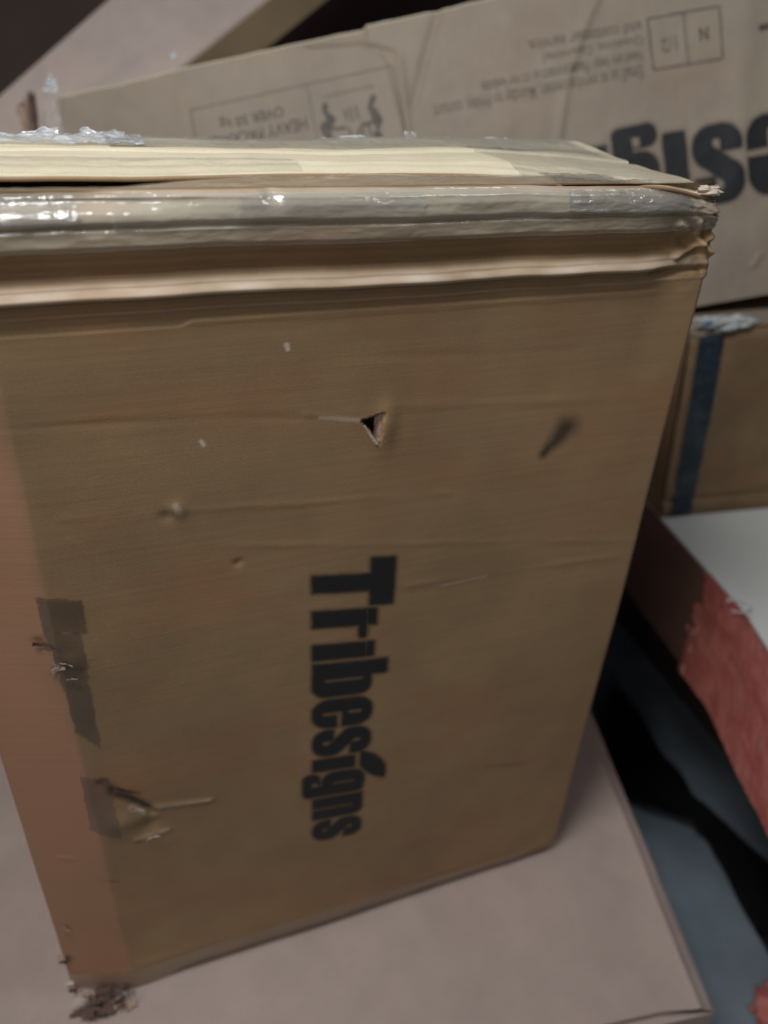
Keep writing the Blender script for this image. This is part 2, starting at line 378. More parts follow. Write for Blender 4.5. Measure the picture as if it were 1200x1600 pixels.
# top flap: sheet from the front rim to the back, slightly pillowed
us = np.linspace(-.150, UR-.008, 330); vs = np.concatenate([np.linspace(VF-.001, VF+.03, 26), np.linspace(VF+.033, .815, 90)])
ug, vg = np.meshgrid(us, vs)
def lidv(u, v):                               # lid front edge is not straight
    return v + (.0040+.044*(1-ss(u, .30, .46))+.0055*fbm(u*12, v*0, 88, 3)+.004*ss(u, .49, .51))*(1-ss(v, VF, VF+.09))
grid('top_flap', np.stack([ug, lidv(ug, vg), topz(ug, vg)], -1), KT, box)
us2 = np.linspace(-.148, UR-.010, 330); vs2 = np.linspace(0, 1, 30); ua, va = np.meshgrid(us2, vs2)
def fold(u, t, off=0.0):                      # rounded fold between the front panel and the recessed lid
    d0 = relief(u, u*0+ZT); y0 = VF-d0; y = y0+t*.080
    z = ZT+.0016*np.sin(np.clip(t*3.2, 0, math.pi))-.006*ss(t, .35, 1)-.0100*(1-ss(u, -.04, .12))*ss(t, .02, .3)+.0022*fbm(u*14, t*2.5, 91, 3)*ss(t, 0, .2)+off
    z = np.where(t > .04, np.minimum(z, topz(u, y)-.0012+off*.5), z); z = z-.003*ss(u, .36, .48)*ss(t, .0, .12)
    return np.stack([u, y, z], -1)
grid('rim_fold', fold(ua, va), KF, box)
ub2, vb2 = np.meshgrid(np.linspace(-.148, UR-.014, 330), np.linspace(0, .75, 30))
grid('packing_tape', fold(ub2, vb2, .0008+.0008*np.abs(fbm(ub2*60, vb2*8, 93, 3))), M_TAPE, box)
ub3, vb3 = np.meshgrid(np.linspace(.35, .44, 120), np.linspace(0, .4, 24))
grid('packing_tape', fold(ub3, vb3, .0022+.0014*np.abs(fbm(ub3*90, vb3*12, 95, 3))), M_GLINT, box)
# lid edge: visible thickness of the flap
e = np.linspace(0, 1, 8); ue, ee = np.meshgrid(us, e)
r0 = .0016
Pl = np.stack([ue, lidv(ue, VF-.001)-r0*np.sin(ee*math.pi), topz(ue, VF-.001)-r0+r0*np.cos(ee*math.pi)], -1)
Pl[..., 2] -= .0
grid('flap_edge', Pl, KF, box)
# back and underside
mesh('back_panel', [(-.152, .812, ZB), (UR+.001, .812, ZB), (UR+.001, .812, ZT-.004), (-.152, .812, ZT-.004)], [(0, 1, 2, 3)], KF, box)
mesh('bottom_panel', [(-.07, .56, ZB+.003), (UR-.01, .56, ZB+.003), (UR-.01, .81, ZB+.003), (-.14, .81, ZB+.003)], [(0, 1, 2, 3)], KF, box)

# ---- tape on the rim
def tape_strip(name, s0, s1, z0, z1, mat, off, seed, jag=.0015, ns=None, nz=None, wr=.0006, parent=None, skew=0):
    ns = ns or int((s1-s0)/.0016)+2; nz = nz or int(abs(z1-z0)/.0009)+3
    a = np.linspace(0, 1, ns); b = np.linspace(0, 1, nz); A, B = np.meshgrid(a, b)
    s = s0+(s1-s0)*A; s = s + jag*fbm(B*14, B*0+2, seed, 3)*(np.abs(A-.5)*2)**6
    z = z0+(z1-z0)*B + skew*A; z = z + jag*fbm(s*25, s*0+5, seed+3, 3)*(1-B)
    w_ = wr*np.clip(fbm(s*60, z*200, seed+7, 3), -1, 1)
    return grid(name, front(s, z, off)+np.array([0, -1, .4])*np.abs(w_)[..., None], mat, parent or box)
tape_strip('packing_tape', -.165, UR+.004, zy(376), ZT-.001, M_TAPE, .0007, 101, wr=.0011)
tape_strip('packing_tape', .355, .475, zy(332), ZT-.001, M_GLINT, .0026, 191, wr=.0022, jag=.004)
tape_strip('packing_tape', -.165, .0, zy(336), ZT-.003, M_GLINT, .0026, 195, wr=.0018, jag=.004)
tape_strip('packing_tape', .10, .235, zy(332), ZT-.002, M_GLINT2, .0026, 197, wr=.0018, jag=.004)
tape_strip('packing_tape', .02, UR-.012, zy(345), ZT-.002, M_TAPE, .0018, 131, wr=.0009)
# tape over the top, front half
def top_tape(name, u0, u1, v0, v1, mat, off, seed, wr=.001, nu=240, nv=70):
    A, B = np.meshgrid(np.linspace(0, 1, nu), np.linspace(0, 1, nv)); u = u0+(u1-u0)*A; v = v0+(v1-v0)*B
    v = v+.003*fbm(u*20, u*0, seed, 3)*(2*B-1)**4; u = u+.003*fbm(v*60, v*0, seed+1, 3)*(2*A-1)**8
    z = topz(u, v)+off+wr*np.abs(fbm(u*70, v*50, seed+2, 3))
    return grid(name, np.stack([u, lidv(u, v), z], -1), mat, box)
top_tape('packing_tape', -.150, .16, VF+.002, VF+.085, M_TAPE, .0006, 141)
top_tape('packing_tape', .34, .505, VF+.002, VF+.17, M_TAPE, .0006, 145)
top_tape('packing_tape', -.150, .06, VF+.16, .81, M_FILM, .001, 149, .004)
top_tape('packing_tape', .03, .49, VF+.150, .81, M_TAPE4, .001, 153, .003)
# loose frill of film standing up along the back edge
def frill(u0, u1, v, h, seed, n=120, mat=M_FILM, name='loose_tape_edge'):
    A, B = np.meshgrid(np.linspace(0, 1, n), np.linspace(0, 1, 12)); u = u0+(u1-u0)*A
    hh = h*(.75+.6*fbm(u*60, u*0, seed, 3))
    P = np.stack([u+.002*vn(u*200, B*3, seed+2), v+.006*fbm(u*90, B*2, seed+4, 3), topz(u, v)-.001+hh*B], -1)
    return grid(name, P, mat, box)
frill(-.150, -.115, .806, .012, 161); frill(-.112, -.006, .80, .011, 165); frill(.012, .05, .80, .012, 169)
frill(.225, .275, .79, .006, 171); frill(.405, .43, .786, .008, 175); frill(.318, .33, .79, .010, 177)
# right top corner: crumpled film knot
def crumple(name, c, r, seed, mat, parent, n=34, sx=1, sy=1, sz=1, amp=.9):
    th, ph = np.meshgrid(np.linspace(0, 2*math.pi, n), np.linspace(0, math.pi, n//2))
    x = np.cos(th)*np.sin(ph); y = np.sin(th)*np.sin(ph); z = np.cos(ph)
    k = 1+amp*(fbm(x*1.7+y*2.3+5, z*2.1+y+3, seed, 4)); k[:, -1] = k[:, 0]; k[0] = k[0, 0]; k[-1] = k[-1, 0]
    return grid(name, np.stack([c[0]+r*sx*x*k, c[1]+r*sy*y*k, c[2]+r*sz*z*k], -1), mat, parent, smooth=False)
crumple('crumpled_tape', (.497, VF+.006, ZT-.006), .009, 201, M_TORNP, box, 40, 1.3, .7, .35, 1.4)
crumple('crumpled_tape', (.500, VF+.008, ZT-.018), .008, 203, M_TAPE2, box, 22, 1, .6, .8)

# ---- brown tape strips on the left fold
def px_patch(name, quad, mat, off, seed, nu=60, nv=90, jag=.0022, wr=.0004):
    q = [np.array(fpt(*p)) for p in quad]          # tl, tr, br, bl
    A, B = np.meshgrid(np.linspace(0, 1, nu), np.linspace(0, 1, nv))
    p = (q[0]*(1-A[..., None])+q[1]*A[..., None])*(1-B[..., None])+(q[3]*(1-A[..., None])+q[2]*A[..., None])*B[..., None]
    s = p[..., 0]+jag*fbm(B*14, A*0+1, seed, 4)*np.abs(2*A-1)**3; z = p[..., 1]+jag*1.5*fbm(A*8, A*0, seed+2, 3)*np.abs(2*B-1)**3
    return grid(name, front(s, z, off)-np.array([0, 1, 0])*wr*np.abs(fbm(s*120, z*40, seed+5, 3))[..., None], mat, box)
px_patch('brown_tape', [(55, 937), (128, 936), (136, 988), (66, 990)], M_TAPED, .0007, 301)
px_patch('brown_tape', [(66, 988), (127, 990), (140, 1075), (98, 1075)], M_TAPED, .0007, 305)
px_patch('brown_tape', [(98, 1073), (140, 1073), (157, 1168), (118, 1145)], M_TAPED, .0007, 309)
px_patch('brown_tape', [(124, 1215), (170, 1218), (190, 1312), (140, 1300)], M_TAPED, .0007, 313)
# bottom tape band
a = np.linspace(-.155, .46, 260); b = np.linspace(0, 1, 24); A, B = np.meshgrid(a, b)
z = ZB+.001+(.040+.012*fbm(A*6, A*0, 330, 3)-.012*ss(A, .2, .46))*B
grid('bottom_tape', front(A, z, .0008)-np.array([0, 1, 0])*(.0012*np.abs(fbm(A*25, z*60, 335, 3)))[..., None], M_TAPE3, box)
# crushed bottom-left corner and its torn scraps
lc = onz(155, 1540, ZB)
def scrap(name, c, du, dz, mat, seed, n=9, curl=.004, parent=None, v=None):
    A, B = np.meshgrid(np.linspace(-1, 1, n), np.linspace(0, 1, n))
    u = c[0]+du[0]*B+dz[0]*A*(1-B*.8); z = c[2]+du[1]*B+dz[1]*A*(1-B*.8)
    y = c[1]-curl*B*B-.0015-.002*np.abs(vn(A*3+seed, B*4, seed))
    return grid(name, np.stack([u, y, z], -1), mat, parent or box)
rc = random.Random(11)
def shred(name, c, ln, wd, yaw, pitch, mat, seed, parent):
    A, B = np.meshgrid(np.linspace(-1, 1, 9), np.linspace(0, 1, 14)); d = np.array([math.cos(yaw)*math.cos(pitch), math.sin(yaw)*math.cos(pitch), math.sin(pitch)]); sd = nrm(np.cross(d, [.2, -.3, 1])); up = np.cross(sd, d)
    ww = wd*(1-.55*B+.5*fbm(B*9, B*0+seed, seed, 2)); l2 = ln*(B+.22*vn(A*3.7+seed, A*0, seed+5)*B)
    P_ = np.array(c)+d*l2[..., None]+sd*(A*ww)[..., None]+up*(.25*ln*np.sin(B*2.2+seed)*.4+.0016*fbm(A*4, B*7, seed+9, 3))[..., None]
    P_[..., 2] = np.maximum(P_[..., 2], ZB+.0015+.0006*(seed % 4)); return grid(name, P_, mat, parent)
for k in range(38):
    cx = lc[0]-.020+.052*rc.random(); cy = VF+.004-.024*rc.random()+.012*(cx < lc[0]-.01)
    shred('crushed_corner', (cx, cy, ZB+.003+.016*rc.random()), .008+.012*rc.random(), .003+.004*rc.random(), rc.choice([rc.uniform(-.5, .4), rc.uniform(2.7, 3.6)]), rc.uniform(-.5, .25), [M_DTORN, M_DTORN, M_TAPED, M_TAPE2, M_DTORN, M_TAPED, M_DTORN, M_TORN][k % 8], 410+k, box)
for k, (yy, zz) in enumerate([(1470, .0), (1478, .0), (1515, 0), (1522, 0), (1532, 0)]):
    e_ = onz(100+(yy-1470)*.15, yy, ZB); pz = ZB+.075-(yy-1470)*.0012
    shred('frayed_edge', (UL+.004, VL-.002, pz), .010, .003, 2.9, .3-.2*k % 1, [M_TORN, M_DTORN, M_TORNP][k % 3], 440+k, box)
p = onv(586, 662, VF)
# torn flap in the puncture: folded-back triangle of liner
def quadsheet(name, pts, mat, bulge, seed, parent):
    A, B = np.meshgrid(np.linspace(0, 1, 10), np.linspace(0, 1, 16)); q = [np.array(front(np.array([fpt(*p_)[0]]), np.array([fpt(*p_)[1]]))[0]*0+np.array([fpt(*p_)[0], VF-o_, fpt(*p_)[1]])) for p_, o_ in pts]
    A_, B_ = A[..., None], B[..., None]; P_ = (q[0]*(1-A_)+q[1]*A_)*(1-B_)+(q[3]*(1-A_)+q[2]*A_)*B_
    return grid(name, P_-np.array([0, 1, 0])*(bulge*np.sin(A*math.pi)+.0012*fbm(A*4, B*6, seed, 3))[..., None], mat, parent)
quadsheet('torn_flap', [((590, 645), -.006), ((605, 641), .002), ((604, 690), .002), ((586, 688), -.006)], M_TORN, .002, 1, box)
quadsheet('torn_flap', [((566, 664), .001), ((569, 662), .0015), ((590, 692), .002), ((584, 694), .001)], M_TORNP, .001, 2, box)
for k, (x, y, du, dz, m) in enumerate([(48, 1012, (.020, -.008), (.001, .0022), M_DTORN), (78, 1048, (.012, .002), (.002, .006), M_TORN), (92, 1034, (.010, -.003), (.0003, .0006), M_TORNP),
        (104, 1060, (.009, .002), (.0003, .0006), M_TORNP), (176, 1238, (.026, -.009), (.001, .003), M_DTORN), (205, 1262, (.012, -.002), (.001, .003), M_TORN),
        (228, 1308, (.014, .006), (.0006, .0012), M_TORNP), (92, 1475, (.006, -.004), (.001, .004), M_TORN), (96, 1525, (.007, -.006), (.001, .004), M_DTORN), (120, 1580, (.02, .004), (.001, .0022), M_FRAY)]):
    pt = onv(x, y, VF); s = pt[0]; q = front(np.array([s]), np.array([max(pt[2], ZB+.003)]))[0]
    scrap('torn_paper', (q[0], q[1]-.001, q[2]), du, dz, m, 10+k)

# ------------------------------------------------------------------ lettering
def rr(X, Y, x0, y0, x1, y1, r=.02):
    cx, cy, hx, hy = (x0+x1)/2, (y0+y1)/2, (x1-x0)/2-r, (y1-y0)/2-r
    qx = np.abs(X-cx)-hx; qy = np.abs(Y-cy)-hy
    return np.hypot(np.maximum(qx, 0), np.maximum(qy, 0))+np.minimum(np.maximum(qx, qy), 0)-r
def U2(*a): return np.minimum.reduce(a)
def SUB(a, b): return np.maximum(a, -b)
def gl_s(X, Y, x, w=.67, h=1.0):
    X = (X-x)/w*.67; Y = Y/h
    d = SUB(rr(X, Y, 0, .44, .67, 1.0, .27), rr(X, Y, .29, .62, .38, .82, .04)); d = SUB(d, rr(X, Y, .33, .40, .80, .64, .03))
    d2 = SUB(rr(X, Y, 0, 0, .67, .56, .27), rr(X, Y, .29, .18, .38, .38, .04)); d2 = SUB(d2, rr(X, Y, -.1, .36, .34, .60, .03))
    dg = seg(X, Y, (.16, .64), (.50, .36))[0]-.15
    return U2(d, d2, dg)*w/.67
def word(X, Y):
    d = U2(rr(X, Y, 0, .87, .92, 1.25, .03), rr(X, Y, .30, 0, .63, 1.0, .02))                      # T
    d = U2(d, rr(X, Y, .98, 0, 1.32, 1.0, .02), rr(X, Y, 1.25, .72, 1.58, .86, .05))               # r
    d = U2(d, rr(X, Y, 1.67, 0, 2.0, .98, .02))                                                     # i
    b = U2(rr(X, Y, 2.08, 0, 2.40, 1.22, .02), SUB(rr(X, Y, 2.10, 0, 2.84, .96, .22), rr(X, Y, 2.44, .20, 2.50, .82, .025)))
    e = SUB(rr(X, Y, 2.90, 0, 3.58, 1.0, .28), rr(X, Y, 3.21, .60, 3.28, .82, .03)); e = SUB(e, rr(X, Y, 3.21, .17, 3.28, .49, .03)); e = SUB(e, rr(X, Y, 3.26, .41, 3.70, .49, .02))
    d = U2(d, b, e, gl_s(X, Y, 3.63), rr(X, Y, 4.36, 0, 4.68, .74, .02))
    leaf = np.maximum(np.hypot(X-4.95, Y-.62)-.70, np.hypot(X-4.42, Y-1.52)-.72)                     # leaf over the second i
    d = U2(d, np.maximum(leaf, -(Y-.84)))
    g = SUB(rr(X, Y, 4.74, .16, 5.36, .92, .24), rr(X, Y, 5.03, .36, 5.09, .74, .025))
    g = U2(g, rr(X, Y, 5.08, -.06, 5.36, .90, .10), SUB(rr(X, Y, 4.74, -.17, 5.36, .13, .13), rr(X, Y, 4.98, -.02, 5.10, .10, .02)))
    n = SUB(U2(rr(X, Y, 5.42, 0, 5.72, .90, .02), rr(X, Y, 5.45, .3, 6.02, .90, .18), rr(X, Y, 5.74, 0, 6.02, .7, .02)), rr(X, Y, 5.705, -.1, 5.75, .72, .02))
    return U2(d, g, n, gl_s(X, Y, 6.08, .58, .90))
def print_word(name, place, mat, parent, soft=.02, res=.011, x1=6.75, halo=.15):
    X, Y = np.meshgrid(np.arange(-.1, x1, res), np.arange(-.28, 1.38, res))
    Xw = X+.010*fbm(X*9, Y*9, 500, 3); Yw = Y+.010*fbm(X*9, Y*9, 510, 3)
    wd = word(Xw, Yw); ink = (1-halo)*(1-ss(wd, -soft, soft*.6))+halo*(1-ss(wd, 0, .075))
    ink = ink*(1-.9*np.exp(-((Y-.845+.01*np.sin(X*3))/.006)**2)*(X > 1.0)*(X < 2.0))
    c = ink > .01; keep = c[:-1, :-1] | c[1:, :-1] | c[:-1, 1:] | c[1:, 1:]
    return grid(name, place(X, Y), mat, parent, keep=keep, attrs={'ink': ink})
t0 = fpt(490, 866); t1 = fpt(480, 1312)
zt = t0[1]; LEN = t0[1]-t1[1]; xs = LEN/6.66; ub = fpt(487, 1000)[0]; ys = fpt(586, 1000)[0]-ub
print_word('lettering', lambda X, Y: front(ub+Y*ys, zt-X*xs-.155*(Y-.5)*ys-.010, .0005), M_INK, box, soft=.045, halo=.34)

# ------------------------------------------------------------------ carton below
cm = (.0915/.3534)
A0 = onz(1106, 1576, ZB); B0 = onz(955, 1205, ZB); dirr = nrm(B0-A0); A1 = onz(1000, 1600, ZB); dn = nrm(A1-A0)
nr = np.array([dirr[1], -dirr[0], 0])         # outward to the right
big = empty('flat_carton', (0, .9, 0)); tag(big, 'pinkish grey flat-topped carton that the tall lettered box stands on', 'carton', 'brown cardboard boxes')
del big['group']
L = 1.6
def along(t, o): return A0+dirr*t+nr*o
T = np.linspace(0, L, 300); prof = [(-.060, 0), (-.016, 0), (-.0125, .0020), (-.010, .0026), (-.0075, .0016), (-.0055, -.0015), (.004, -.004), (.010, -.007), (.0125, -.012), (.0125, -.03)]
Pg = np.zeros((len(prof), len(T), 3))
for i, (o, h) in enumerate(prof):
    ww = .0022*fbm(T*9, T*0, 600, 3)*(0 if i == 0 else 1)
    Pg[i] = A0+dirr*T[:, None]+nr*(o+ww)[:, None]; Pg[i, :, 2] = ZB+h+(.0012*fbm(T*20, T*0, 604, 3) if i > 1 else 0)
grid('edge_lip', Pg, KP, big)
q0 = along(0, -.060); q1 = along(L, -.060)
far = 2.2
tl = np.array([-2.0, q1[1], ZB]); bl = q0+dn*2.6
# top sheet as a grid (bilinear) with a faint sag
Aa, Bb = np.meshgrid(np.linspace(0, 1, 200), np.linspace(0, 1, 160))
Ps = (q0*(1-Aa[..., None])+bl*Aa[..., None])*(1-Bb[..., None])+(q1*(1-Aa[..., None])+tl*Aa[..., None])*Bb[..., None]
Ps[..., 2] = ZB+.0012*fbm(Ps[..., 0]*7, Ps[..., 1]*7, 610, 3)*np.minimum(1, Aa*12)
grid('top_sheet', Ps, KP, big)
e0 = along(0, .0125); e1 = along(L, .0125)
base = [e0, e1, tl, bl+np.array([0, 0, 0])]
prism('carton_body', [(p[0], p[1], 0) for p in base], (0, 0, ZB-.012), KP, big)
# near edge strip
mesh('front_edge', [q0, bl, bl-[0, 0, .012], q0-[0, 0, .012], e0-[0, 0, .012]], [(0, 1, 2, 3), (0, 3, 4)], KP, big)

# ------------------------------------------------------------------ white topped slab, box on it
ZS = CAMZ-.70
s0 = onz(1003, 776, ZS); s1 = onz(1035, 812, ZS); s2 = onz(1165, 957, ZS); s3 = onz(1200, 1012, ZS)
s4 = s3+(s3-s2)*3.2
slab = empty('foam_slab_crate', (1.3, .8, 0)); slab.name = 'white_topped_crate'
tag(slab, 'white topped crate with a torn red side, under the box with blue tape', 'crate')
TH = .198
edge = [s0+(s0-s1)*2, s0, s1, s2, s3, s4]
def pathpt(t):                                # t in metres from the far end
    acc = 0
    for a, b in zip(edge[:-1], edge[1:]):
        l = np.linalg.norm(b-a)
        if t <= acc+l or b is edge[-1]: return a+(b-a)*((t-acc)/l)
        acc += l
tot = sum(np.linalg.norm(b-a) for a, b in zip(edge[:-1], edge[1:]))
Ts = np.linspace(0, tot, 260); ptsE = np.array([pathpt(t) for t in Ts])
tg = np.gradient(ptsE, axis=0); tg /= np.linalg.norm(tg, axis=1)[:, None]; no = np.stack([tg[:, 1], -tg[:, 0], 0*tg[:, 0]], -1)
if no[0][0] > 0: no = -no
def sidesurf(i, h, off): return ptsE[i]+no[i]*off-np.array([0, 0, h])
Ig, Hg = np.meshgrid(np.arange(260), np.linspace(.004, TH, 46))
wob = .006*fbm(Ts[Ig]*8, Hg*9, 700, 4)-.004*ss(Hg, TH-.03, TH)
Pside = ptsE[Ig]+no[Ig]*wob[..., None]-np.stack([0*Hg, 0*Hg, Hg], -1)
grid('side_panel', Pside, KD, slab)
# red printed region of the side
tr = None
for t in Ts:
    p = pathpt(t); q = p-CR[2]*0
def projpx(P):
    c = np.array(P)-[0, 0, CAMZ]; x = CR@c; return 600+F*x[0]/x[2], 800+F*x[1]/x[2]
i0 = next(i for i in range(260) if projpx(ptsE[i]-[0, 0, .06])[0] > 1092)
Ir, Hr = np.meshgrid(np.linspace(i0, 259, 150), np.linspace(.001, TH+.004, 60)); 
def lerpP(I, arr): a = np.clip(I.astype(int), 0, 258); f = (I-a)[..., None]; return arr[a]*(1-f)+arr[a+1]*f
Ir2 = Ir+(9*fbm(Hr*60, Hr*0, 710, 4))*(1-(Ir-i0)/(259-i0))-10*Hr/TH*0
wob2 = .006*fbm(lerpP(Ir2, Ts[:, None])[..., 0]*8, Hr*9, 700, 4)+.003+.003*np.abs(fbm(Ir*.35, Hr*40, 713, 3))
Pr = lerpP(Ir2, ptsE)+lerpP(Ir2, no)*wob2[..., None]-np.stack([0*Hr, 0*Hr, Hr], -1)
grid('red_side_print', Pr, M_RED, slab)
# top sheet
q = [edge[-1]]+[ptsE[i] for i in range(259, -1, -1)]
top = [tuple(ptsE[i]) for i in range(0, 260, 6)]+[tuple(edge[-1]), (2.6, edge[-1][1], ZS), (2.6, edge[0][1]+.2, ZS)]
prism('top_sheet', top, (0, 0, -.004), M_WHITE, slab)
prism('crate_base', [(1.12, .35, 0), (2.2, .35, 0), (2.2, 1.6, 0), (1.22, 1.6, 0)], (0, 0, ZS-TH-.001), M_DARKP, slab)
prism('crate_bottom', [tuple(p+no[i]*-.012-[0, 0, TH]) for i, p in list(enumerate(ptsE))[::12]]+[(2.5, edge[-1][1], ZS-TH), (2.5, edge[0][1], ZS-TH)], (0, 0, .006), M_DARKP, slab)
# frayed threads at the torn edge
rs = random.Random(4)
def strand(name, p, d, w, mat, parent, n=7, bend=.006):
    V = []; Fc = []
    d = np.array(d, float); side = nrm(np.cross(d, [.3, 1, .2]))*w
    bv = np.array([rs.uniform(-1, 1), rs.uniform(-1, 1), rs.uniform(-1, 1)])*bend
    for k in range(n):
        t = k/(n-1); c = np.array(p)+d*t+bv*math.sin(t*3); s = side*(1-t*.8)
        up = nrm(np.cross(d, side))*w*.5
        V += [c-s, c+up, c+s, c-up]
        if k:
            b = 4*(k-1)
            for j in range(4): Fc.append((b+j, b+(j+1) % 4, b+4+(j+1) % 4, b+4+j))
    return mesh(name, V, Fc, mat, parent, smooth=True)
fp = onz(1140, 950, ZS)
for k in range(7):
    strand('frayed_strip', fp+np.array([rs.uniform(-.01, .01), rs.uniform(-.02, .02), .001]), (rs.uniform(-.02, .035), rs.uniform(-.03, .01), rs.uniform(0, .018)), .0018, M_FRAY if k % 3 else M_DTORN, slab)
fp2 = onz(1085, 985, ZS-.03)
for k in range(4): strand('frayed_strip', fp2+np.array([rs.uniform(-.01, .01), rs.uniform(-.01, .01), rs.uniform(-.08, .01)]), (rs.uniform(-.025, .0), rs.uniform(-.03, .01), rs.uniform(-.02, .01)), .002, M_TORN, slab)

# ---- box with blue tape
b2 = empty('cardboard_box', (1.3, 1.0, ZS)); tag(b2, 'dark brown box with a vertical dark blue tape, on the white topped crate', 'box', 'brown cardboard boxes')
o2 = onz(1033, 811, ZS+.002)                   # front bottom left corner
HL = .338
rightd = nrm(np.array([1, -.12, 0])); upd = np.array([-.105, .02, 1.0])
def b2p(a, h, off=0):                         # a along front (m), h 0..1
    a = np.asarray(a, float); h = np.asarray(h, float)
    H = HL+.085*a
    rel = .004*fbm(a*8, h*3, 800, 3)+.0015*fbm(a*30, h*12, 805, 3)+off - .006*ss(h, .93, 1)-.005*ss(-h, -.05, 0)-.004*np.exp(-((h-.10+a*.03)/.02)**2)
    out = np.array([-rightd[1], rightd[0], 0])*-1
    if out[1] > 0: out = -out
    return o2+a[..., None]*rightd+(h*H)[..., None]*upd+rel[..., None]*out
Ag, Hg2 = np.meshgrid(np.linspace(0, .75, 180), np.linspace(0, 1, 110))
grid('front_panel', b2p(Ag, Hg2), KB, b2)
back = np.array([.10, .42, 0])
def bp(a, h, bk): return b2p(np.array(a), np.array(float(h)))+back*bk
c = [bp(0, 0, 0), bp(.75, 0, 0), bp(.75, 0, 1), bp(0, 0, 1), bp(0, 1, 0), bp(.75, 1, 0), bp(.75, 1, 1), bp(0, 1, 1)]
mesh('side_panels', c, [(0, 3, 7, 4), (1, 5, 6, 2), (3, 2, 6, 7)], KB, b2)
Ag, Bg = np.meshgrid(np.linspace(0, 1, 60), np.linspace(0, 1, 30))
Pt = (c[4]*(1-Ag[..., None])+c[5]*Ag[..., None])*(1-Bg[..., None])+(c[7]*(1-Ag[..., None])+c[6]*Ag[..., None])*Bg[..., None]
grid('top_panel', Pt, KG, b2)
mesh('bottom_panel', c[:4], [(0, 1, 2, 3)], KB, b2)
# pale worn rim
Ag, Hg2 = np.meshgrid(np.linspace(0, .75, 160), np.linspace(0, 1, 10))
hh = 1.004-(.026+.016*fbm(Ag*30, Ag*0, 820, 3))*Hg2
grid('worn_rim', b2p(Ag, hh, .002+.002*np.sin(Hg2*3)), KG, b2)
# blue tape
def b2px(x, y):                               # pixel to (a, h) on the front panel
    best = None; A, Hh = np.meshgrid(np.linspace(-.02, .3, 161), np.linspace(0, 1.03, 181)); P_ = b2p(A, Hh); cc = (P_-np.array([0, 0, CAMZ]))@CR.T
    e = np.hypot(600+F*cc[..., 0]/cc[..., 2]-x, 800+F*cc[..., 1]/cc[..., 2]-y); k = np.unravel_index(np.argmin(e), e.shape); return A[k], Hh[k]
a_bl, h_bl = b2px(1046, 806); a_br, _ = b2px(1076, 804); a_tl, h_t = b2px(1092, 512); a_tr, _ = b2px(1131, 508)
Ag, Hg2 = np.meshgrid(np.linspace(0, 1, 30), np.linspace(0, 1, 120))
aa = (a_bl*(1-Hg2)+a_tl*Hg2)*(1-Ag)+(a_br*(1-Hg2)+a_tr*Hg2)*Ag+.0018*fbm(Hg2*18, Ag*2, 830, 3)*np.abs(2*Ag-1)
grid('blue_tape', b2p(aa, .004+.985*Hg2, .0016+.0014*np.abs(fbm(Ag*4, Hg2*30, 835, 3))), M_BTAPE, b2)
# white torn paper and blue scuff at the corner
for k in range(9):
    a, h = b2px(1100+k*8, 500+rs.uniform(-6, 6)); p = b2p(np.array(a), np.array(h), .006)
    crumple('torn_paper', p, .009+.003*rs.random(), 850+k, M_WORN, b2, 24, 1.5, .45, .6, 1.7)
a, h = b2px(1104, 490); crumple('blue_scuff', b2p(np.array(a), np.array(h), .008), .008, 870, M_BLUE, b2, 14, 1.6, .5, .5, 1)

# ------------------------------------------------------------------ leaning lettered box
d3c = nrm([1112, 6445, F]); w3c = np.array([1, -.158, -.078]); w3c = nrm(w3c-d3c*(w3c@d3c))
w3, d3 = camv(w3c), camv(d3c); n3 = np.cross(w3, d3)
if n3[1] > 0: n3 = -n3                        # towards the camera
r_ = ray(1100, 477); P3 = np.array([0, 0, CAMZ])+r_*(.945/r_[1])
b3 = empty('cardboard_box', tuple(P3)); tag(b3, 'grey brown box leaning behind, its black lettering upside down', 'box', 'brown cardboard boxes')
def p3(x, y):                                 # pixel to (a, b) on the face plane; a along w3, b along d3
    r = ray(x, y); o = np.array([0, 0, CAMZ]); t = ((P3-o)@n3)/(r@n3); q = o+r*t-P3; return q@w3, q@d3
TL = [p3(*q) for q in [(88, 158), (100, 151), (190, 132), (300, 105), (425, 78), (567, 49)]]
TR = [p3(*q) for q in [(573, 43), (640, 30), (800, -6), (1500, -135)]]
aT = [q[0] for q in TL+TR]; bT = [q[1] for q in TL+TR]
a_c = .5*(TL[-1][0]+TR[0][0])
cre = [([p3(622, 85), p3(630, 140), p3(642, 245)], .006, .0045), ([p3(578, 74), p3(622, 86)], .004, -.004), ([p3(684, 24), p3(665, 90), p3(648, 160)], .007, -.004),
       ([p3(930, 0), p3(905, 60), p3(893, 105)], .007, .0045), ([p3(888, 110), p3(868, 245)], .006, .004), ([p3(800, 30), p3(790, 200)], .02, .002), ([p3(1185, 400), p3(1175, 415)], .004, .003),
       ([p3(480, 72), p3(570, 66)], .003, .0035), ([p3(1165, 20), p3(1150, 300)], .02, .003)]
def relief3(a, b):
    d = .004*fbm(a*4, b*4, 900, 3)+.0012*fbm(a*25, b*25, 905, 3)
    for pts, wd, am in cre: d = d+am*np.exp(-(pline(a, b, pts)/wd)**2)
    ar = np.interp(b, [TL[-1][1], p3(578, 74)[1], p3(622, 86)[1], p3(642, 245)[1], 1], [a_c, p3(576, 74)[0], p3(600, 86)[0], p3(642, 245)[0], p3(650, 400)[0]])
    return d+.0035*ss(a-ar, -.002, .003)
def b3p(a, b, off=0.0):
    a, b = np.broadcast_arrays(np.asarray(a, float), np.asarray(b, float))
    return P3+a[..., None]*w3+b[..., None]*d3+(relief3(a, b)+off)[..., None]*n3
aL, aR = aT[0], aT[-1]
as_ = np.unique(np.concatenate([np.linspace(aL, a_c-.001, 190), np.linspace(a_c, aR, 330)])); tt = np.linspace(0, 1, 230)
